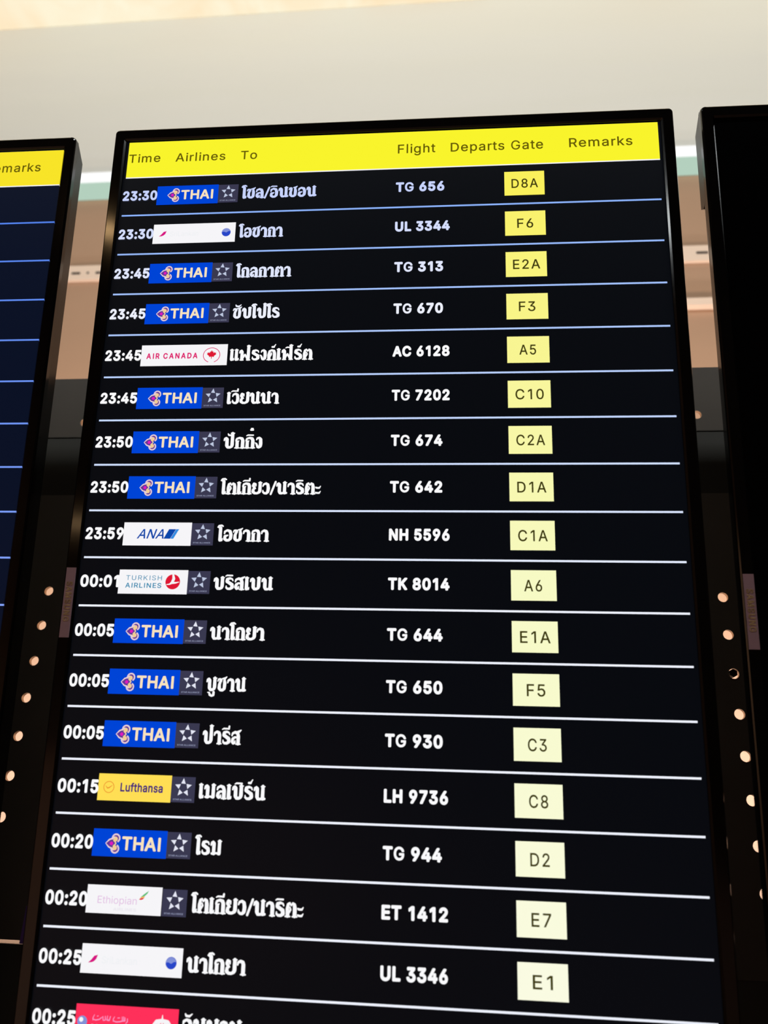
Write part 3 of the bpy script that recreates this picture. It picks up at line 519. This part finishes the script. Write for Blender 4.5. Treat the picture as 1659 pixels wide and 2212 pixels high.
def jordan_tile(D, v):
    t = long_tile(D, v).done('airline_tile', RJ, D.root, 'scarlet tile with white crown, globe and pale script')
    cv = v + .0330
    Flat(D, H2).disc(.0522, cv - .0030, .0052).done('globe', GLOBE2, t)
    Flat(D, H3).disc(.0512, cv - .0048, .0022).done('globe_glint', TILEW, t)
    F = Flat(D, H2)                              # flowing script, drawn as strokes
    def sc(x, pts): F.line([(.063 + x + a * .001, v + .0250 + b * .001, wd * .001) for a, b, wd in pts])
    sc(0, [(0.4, 3.4, .7), (0.2, 1.4, .9), (1.6, -1.6, .6)]); sc(0, [(.6, 2.4, .8), (3, 3.2, 1), (7, 2.4, 1), (9.5, .4, .8)])
    sc(0, [(4.6, -.4, .8), (5.6, -.6, .8)])
    sc(.010, [(.5, -.4, .8), (1, 2.8, .9)]); sc(.010, [(3, -.8, .8), (3.4, 2.6, .9), (1.4, 3.2, .7)]); sc(.010, [(5.4, -1.2, .7), (5.0, 2.6, 1.0), (7.4, 2.8, 1.2), (8.4, -.8, .8)])
    sc(.0215, [(0.2, 3.4, .7), (0, 1.4, .9), (1.4, -.8, .6)]); sc(.0215, [(.4, 2.8, .8), (3, 3.8, 1), (7, 3.4, 1), (10, 2.6, 1), (12.4, 2.4, 1), (12.2, -.4, .8)])
    sc(.0215, [(4.6, .2, .8), (6.6, 0, .8)]); sc(.0215, [(9.6, 2.4, .8), (9.2, -1, .8)]); sc(.0215, [(11, 2.2, .8), (10.8, -1.2, .8)]); sc(.0215, [(14.8, .4, .8), (15, 3, .9), (13.4, 4.6, .7)])
    F.done('tile_script', RJT, t)
    lettering(D, 'tile_lettering', 'ROYAL JORDANIAN', TILEW, t, .0620, .1200, v + .0320, v + .0365, H2, .01)
    F = Flat(D, H2); cu = .1355; c2 = v + .0360
    for i in range(-2, 3):
        F.line([(cu + i * .0016, c2 - .010, .0018), (cu + i * .0044, c2 - .0062, .0024), (cu + i * .0040, c2 - .001, .0020)])
    F.line([(cu - .0104, c2 - .0050, .002), (cu - .0060, c2 - .0104, .0024), (cu, c2 - .0112, .0026), (cu + .0060, c2 - .0104, .0024), (cu + .0104, c2 - .0050, .002), (cu + .0085, c2, .002)])
    F.line([(cu - .0104, c2 - .0050, .002), (cu - .0085, c2, .002)]); F.line([(cu, c2 - .0158, .0006), (cu, c2 - .0112, .0022)])
    F.rect(cu - .0090, cu + .0090, c2, c2 + .003); F.done('crown', TILEW, t)

# time, destination, width end of destination, flight, u-end of flight, gate, tile
ROWS = [
 ('23:30', 'โซล/อินชอน', .2539, 'TG 656', .4161, 'D8A', 'thai'),
 ('23:30', 'โอซากา', (617, 500), 'UL 3344', (972, 490), 'F6', 'swoosh'),
 ('23:45', 'โกลกาตา', (637, 586), 'TG 313', (959, 577), 'E2A', 'thai'),
 ('23:45', 'ซับโปโร', (612, 675), 'TG 670', (958, 667), 'F3', 'thai'),
 ('23:45', 'แฟรงค์เฟิร์ต', .2591, 'AC 6128', .4230, 'A5', 'canada'),
 ('23:45', 'เวียนนา', .2205, 'TG 7202', .4232, 'C10', 'thai'),
 ('23:50', 'ปักกิ่ง', .2030, 'TG 674', .4150, 'C2A', 'thai'),
 ('23:50', 'โตเกียว/นาริตะ', .2750, 'TG 642', .4150, 'D1A', 'thai'),
 ('23:59', 'โอซากา', .2176, 'NH 5596', .4234, 'C1A', 'ana'),
 ('00:01', 'บริสเบน', .2250, 'TK 8014', .4234, 'A6', 'turkish'),
 ('00:05', 'นาโกยา', .2190, 'TG 644', .4160, 'E1A', 'thai'),
 ('00:05', 'บูซาน', .2010, 'TG 650', .4160, 'F5', 'thai'),
 ('00:05', 'ปารีส', .1990, 'TG 930', .4165, 'C3', 'thai'),
 ('00:15', 'เมลเบิร์น', .2291, 'LH 9736', .4222, 'C8', 'lufthansa'),
 ('00:20', 'โรม', .1853, 'TG 944', .4160, 'D2', 'thai'),
 ('00:20', 'โตเกียว/นาริตะ', .2749, 'ET 1412', .4224, 'E7', 'ethiopian'),
 ('00:25', 'นาโกยา', .2185, 'UL 3346', .4224, 'E1', 'swoosh'),
 ('00:25', 'อัมมาน', .2180, '', 0, '', 'jordan'),
]
FIX = {1: (.2138, .4230), 2: (.2270, .4150), 3: (.2150, .4150)}
TILES = dict(thai=thai_tile, swoosh=globe_swoosh_tile, canada=canada_tile, ana=ana_tile, turkish=turkish_tile, lufthansa=lufthansa_tile, ethiopian=ethiopian_tile, jordan=jordan_tile)

# ================================================================== the setting behind the displays
def back(o):                                   # everything behind is square to the hall, a hair off the displays
    o.location = (CAMX, 0, CAMZ); o.rotation_euler = (0, 0, YAW); return o
def sbox(name, x0, x1, y0, y1, z0, z1, mat, kind='structure'):
    o = back(box(name, x0, x1, y0, y1, z0, z1, mat)); 
    if kind: o['kind'] = kind
    return o
YW = 1.0
sbox('floor', -4, 4, -6, YW + .3, -CAMZ - .1, -CAMZ, pbr('hall floor tiles', (124, 96, 82), .6, noise=.1))
sbox('wall_back', -4, 4, YW, YW + .15, -CAMZ, 1.7655, TAN)
sbox('wall_upper', -4, 4, YW - .02, YW + .13, 1.8440, 2.62, FASCIA)
sbox('wall_left', -4.15, -4, -6, YW + .3, -CAMZ, 3.2, pbr('hall wall warm', (206, 176, 146), .8, noise=.05))
sbox('wall_right', 4, 4.15, -6, YW + .3, -CAMZ, 3.2, pbr('hall wall dim', (96, 84, 76), .8, noise=.05))
sbox('wall_front', -4, 4, -6.15, -6, -CAMZ, 3.2, pbr('hall wall dim', (96, 84, 76), .8, noise=.05))
sbox('trim_1', -4, 4, YW - .012, YW - .0005, 1.4420, 1.4945, PEACH)
sbox('trim_2', .3, 4, YW - .022, YW - .0005, 1.2860, 1.3090, PEACH)

# backlit marbled ceiling
m = bpy.data.materials.new('backlit marble'); m.use_nodes = True; nt = m.node_tree; nt.nodes.clear()
tc = nt.nodes.new('ShaderNodeTexCoord'); n = nt.nodes.new('ShaderNodeTexNoise'); n.inputs['Scale'].default_value = 4; n.inputs['Detail'].default_value = 8; n.inputs['Distortion'].default_value = .8
cr = nt.nodes.new('ShaderNodeValToRGB'); cr.color_ramp.elements[0].position = .3; cr.color_ramp.elements[0].color = rgb(255, 230, 190); cr.color_ramp.elements[1].position = .65; cr.color_ramp.elements[1].color = rgb(255, 249, 222)
e = nt.nodes.new('ShaderNodeEmission'); e.inputs[1].default_value = 1.0; o_ = nt.nodes.new('ShaderNodeOutputMaterial')
nt.links.new(tc.outputs['Object'], n.inputs['Vector']); nt.links.new(n.outputs[0], cr.inputs[0]); nt.links.new(cr.outputs[0], e.inputs[0]); nt.links.new(e.outputs[0], o_.inputs[0])
LIT = m
sbox('ceiling', -4, 4, -6, YW + .13, 2.66, 2.8, pbr('dark ceiling', (70, 62, 56), .8))
lp = back(box('ceiling_light', -3.2, 3.2, .25, YW - .022, 2.5695, 2.66, LIT)); tag(lp, 'glowing cream marbled ceiling light panel above the pale wall', 'light')

# strip light under the pale fascia
sl = bpy.data.objects.new('strip_light', None); C.objects.link(sl); back(sl); tag(sl, 'white glowing strip light with mint green lower lens between pale fascia and tan wall', 'light')
box('diffuser', -3.9, 3.9, YW - .035, YW + .10, 1.8070, 1.8438, emit('lamp white', (255, 255, 255), 1.05), sl)
box('lens', -3.9, 3.9, YW - .030, YW + .10, 1.7660, 1.8068, emit('lamp mint', (180, 208, 190), 1.0), sl, label='mint green lens')

# slots in the peach band
def slot(x0, x1, z):
    s = box('slot', x0, x1, YW - .0130, YW - .0115, z - .0035, z + .0035, DARK); s.parent = bpy.data.objects['trim_1']; return s
SLOTS = [(-1.127, -1.101, 1.466), (-1.0525, -1.020, 1.466), (.682, .7134, 1.4685)]
for x0, x1, z in SLOTS: slot(x0, x1, z)
sc_ = box('screw', -1.080, -1.074, YW - .0135, YW - .0115, 1.4635, 1.4695, DARK, bpy.data.objects['trim_1'])

# ------------------------------------------------------------------ mounting frame with its perforated plates
fr = bpy.data.objects.new('mounting_frame', None); C.objects.link(fr); back(fr)
fr.location = (CAMX, 0, CAMZ)
tag(fr, 'dark steel mounting frame with columns of round holes behind the displays', 'frame')
YP = .277
HR = .0072
def plate(name, x0, x1, z0, z1, y, holes, mat, thick=.004):
    bm = bmesh.new(); xs = sorted({x for x, z in holes}); c = .011
    def q(a, b, c_, d):
        if b - a > 1e-6 and d - c_ > 1e-6:
            v = [bm.verts.new((a, y, c_)), bm.verts.new((b, y, c_)), bm.verts.new((b, y, d)), bm.verts.new((a, y, d))]; bm.faces.new(v)
    xp = x0
    for x in xs:
        q(xp, x - c, z0, z1); zp = z0
        for z in sorted(zz for xx, zz in holes if xx == x):
            q(x - c, x + c, zp, z - c)
            inner, outer = [], []
            for i in range(32):
                a = 2 * math.pi * i / 32; ca, sa = math.cos(a), math.sin(a); k = c / max(abs(ca), abs(sa))
                inner.append(bm.verts.new((x + HR * ca, y, z + HR * sa))); outer.append(bm.verts.new((x + k * ca, y, z + k * sa)))
            for i in range(32):
                j = (i + 1) % 32; bm.faces.new((outer[i], outer[j], inner[j], inner[i]))
            zp = z + c
        q(x - c, x + c, zp, z1); xp = x + c
    q(xp, x1, z0, z1)
    bmesh.ops.remove_doubles(bm, verts=bm.verts[:], dist=1e-5)
    r = bmesh.ops.extrude_face_region(bm, geom=bm.faces[:])
    for v in r['geom']:
        if isinstance(v, bmesh.types.BMVert): v.co.y += thick
    o = from_bm(name, bm, mat, fr)
    rim = None
    for x, z in holes:                          # bright cut edge inside each hole
        if rim is None:
            bm = bmesh.new()
            A = [[bm.verts.new(((HR - d) * math.cos(2 * math.pi * i / 32), yy, (HR - d) * math.sin(2 * math.pi * i / 32))) for i in range(32)] for d, yy in ((-.0002, -.0003), (.0007, -.0003), (.0007, thick + .001), (-.0002, thick + .001))]
            for a, b in zip(A, A[1:] + A[:1]):
                for i in range(32): bm.faces.new((a[i], a[(i + 1) % 32], b[(i + 1) % 32], b[i]))
            rim = from_bm('hole_rim', bm, RIM, o); c = rim
        else:
            c = rim.copy(); C.objects.link(c)
        c.location = (x, y, z)
    return o
xl, xr = -.151 - CAMX, .781 - CAMX
zs = [.2795 - .05 * k for k in range(9)]
plate('upper_plate', -2.2, 2.2, .5300, .6354, YP, [(xl, .5545), (xr, .5545)], PLATEU)
plate('middle_plate', -2.2, 2.2, .4290, .5305, YP + .0008, [], PLATEM)
plate('lower_plate', -2.2, 2.2, -.1560, .4296, YP, [(x, z) for x in (xl, xr) for z in zs], PLATE)
plate('base_plate', -2.2, -.085 - CAMX, -CAMZ, -.1602, YP + .0005, [], PLATE2)
plate('base_plate', -.085 - CAMX, 2.2, -CAMZ, -.1562, YP + .0005, [], PLATE2)
box('edge_strip', -2.2, 2.2, YP - .0004, YP + .004, .5280, .5299, pbr('edge strip metal', (96, 88, 78), .4, metal=.2), fr)
for x in (-2.19, 2.17):
    box('post', x, x + .02, YP + .015, YP + .06, -CAMZ, .62, PLATE2, fr)
# bolt filling one hole in the right-hand column
bm = bmesh.new()
zb = .2795 - .10
bmesh.ops.create_cone(bm, cap_ends=True, segments=6, radius1=.0052, radius2=.0052, depth=.010, matrix=Matrix.Translation((xr - .0012, YP + .002, zb + .0004)) @ Matrix.Rotation(math.pi / 2, 4, 'X'))
from_bm('bolt', bm, pbr('black bolt', (8, 7, 7), .5), fr)
# violet reflection beside the gap under the perforated plate, low on the left: a solid box standing in for a reflection
box('violet_reflection', -.085 - CAMX - .004, -.085 - CAMX + .0005, YP - .010, YP - .001, -.1580, -.1180, pbr('violet reflection', (170, 120, 225), .5), fr, label='violet reflection at the plate edge')
# ================================================================== the three displays
main = Display('flight_board', 0.0, 0.0, 'large lit departure display in the middle with yellow header and white flight rows')
left = Display('flight_board', -.7738, .0086, 'lit departure display cut by the left edge with only its remarks column showing')
right = Display('flight_board', .7530, 0.0, 'switched off black display at the right edge')
left.UB = -.0786 + .7738; 
main.body(SCREEN); left.body(SCREENL); right.body(SCREENOFF, True)
main.badge(); right.badge(); left.badge()
b = right                                       # thicker shoulder at the top of the right display's housing
bm = bmesh.new(); prof = [(-.0700, -.0060), (-.0660, -.0085), (-.0490, -.0235), (.0560, -.0235), (.0600, -.0160), (.0560, -.0090)]
A = [[bm.verts.new(b.p(u, v, h)) for v, h in prof] for u in (b.UA + .0012, b.UB - .0012)]
for i in range(6): bm.faces.new((A[0][i], A[0][(i + 1) % 6], A[1][(i + 1) % 6], A[1][i]))
bm.faces.new(A[0]); bm.faces.new(A[1])
from_bm('housing_shoulder', bm, SHELL, b.root)
for d in (main, left, right):                   # arms
    for x in (-.12, .08): box('mounting_rail', x, x + .04, .42, .80, -.050, -.040, PLATE2, d.root)

# header bars
def header(D, mat):
    h = Flat(D, H1).rect(0, .6815, -.0532, -.0006).done('header_bar', mat, D.root, 'yellow header bar with column titles')
    Flat(D, H1).rect(0, .6815, -.0006, .0009).done('header_rule', WHITE, D.root)
    return h
hb = header(main, YEL)
for txt, u0, u1, vt, vb_ in (('Time', .0017, .0443, -.0347, -.0222), ('Airlines', .0650, .1316, -.0340, -.0216), ('To', .1521, .1736, -.0340, -.0214),
                            ('Flight', .3568, .4046, -.0345, -.0215), ('Departs', .4240, .4915, -.0343, -.0213), ('Gate', .5000, .5397, -.0343, -.0210), ('Remarks', .5719, .6494, -.0345, -.0214)):
    lettering(main, 'column_title', txt, INK, hb, u0, u1, vt, vb_, H2, .009, space=1.08)
hl = header(left, YELL)
lettering(left, 'column_title', 'Remarks', INK, hl, .5719, .6494, -.0345, -.0214, H2, .009, space=1.08)
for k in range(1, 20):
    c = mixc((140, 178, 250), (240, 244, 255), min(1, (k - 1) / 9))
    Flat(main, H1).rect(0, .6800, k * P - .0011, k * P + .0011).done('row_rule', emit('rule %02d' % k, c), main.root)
    c = mixc((84, 130, 236), (150, 175, 255), min(1, (k - 1) / 12))  # same baked cast, stronger on the display seen from the side
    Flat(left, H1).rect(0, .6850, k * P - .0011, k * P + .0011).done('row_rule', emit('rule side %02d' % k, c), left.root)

for r, (tm, dest, du, fl, fu, gate, tile) in enumerate(ROWS):
    v = r * P
    if r in FIX: du, fu = FIX[r]
    tcol = emit('time text %02d' % r, mixc((200, 212, 255), (250, 250, 252), min(1, r / 4)))  # top rows tinted blue to imitate the steep viewing angle
    TILES[tile](main, v)
    if tile in ('thai', 'ana', 'turkish', 'lufthansa', 'ethiopian'): alliance(main, v, r)
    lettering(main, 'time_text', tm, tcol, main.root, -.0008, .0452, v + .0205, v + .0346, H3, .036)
    rise = .0012 * max(0, 1 - r / 5)
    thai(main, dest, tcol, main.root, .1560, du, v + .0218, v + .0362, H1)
    if fl:
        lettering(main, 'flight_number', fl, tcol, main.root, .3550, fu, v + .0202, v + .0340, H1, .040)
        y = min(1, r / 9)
        gc = mixc((250, 240, 92), (247, 250, 196), y ** .8) if r < 9 else mixc((247, 250, 196), (250, 251, 226), (r - 9) / 7)  # yellow shift of the steep view painted into the upper tiles
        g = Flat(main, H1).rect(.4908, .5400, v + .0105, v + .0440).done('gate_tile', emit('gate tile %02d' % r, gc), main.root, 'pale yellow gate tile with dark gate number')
        n_ = len(gate)
        u0, u1 = (.4995, .5320) if n_ == 3 else (.5055, .5250)
        if gate == 'A5' or gate == 'A6': u0, u1 = .5050, .5245
        lettering(main, 'gate_number', gate, GINK, g, u0, u1, v + .0212, v + .0339, H2, .009, space=1.12)

bpy.context.view_layer.update()
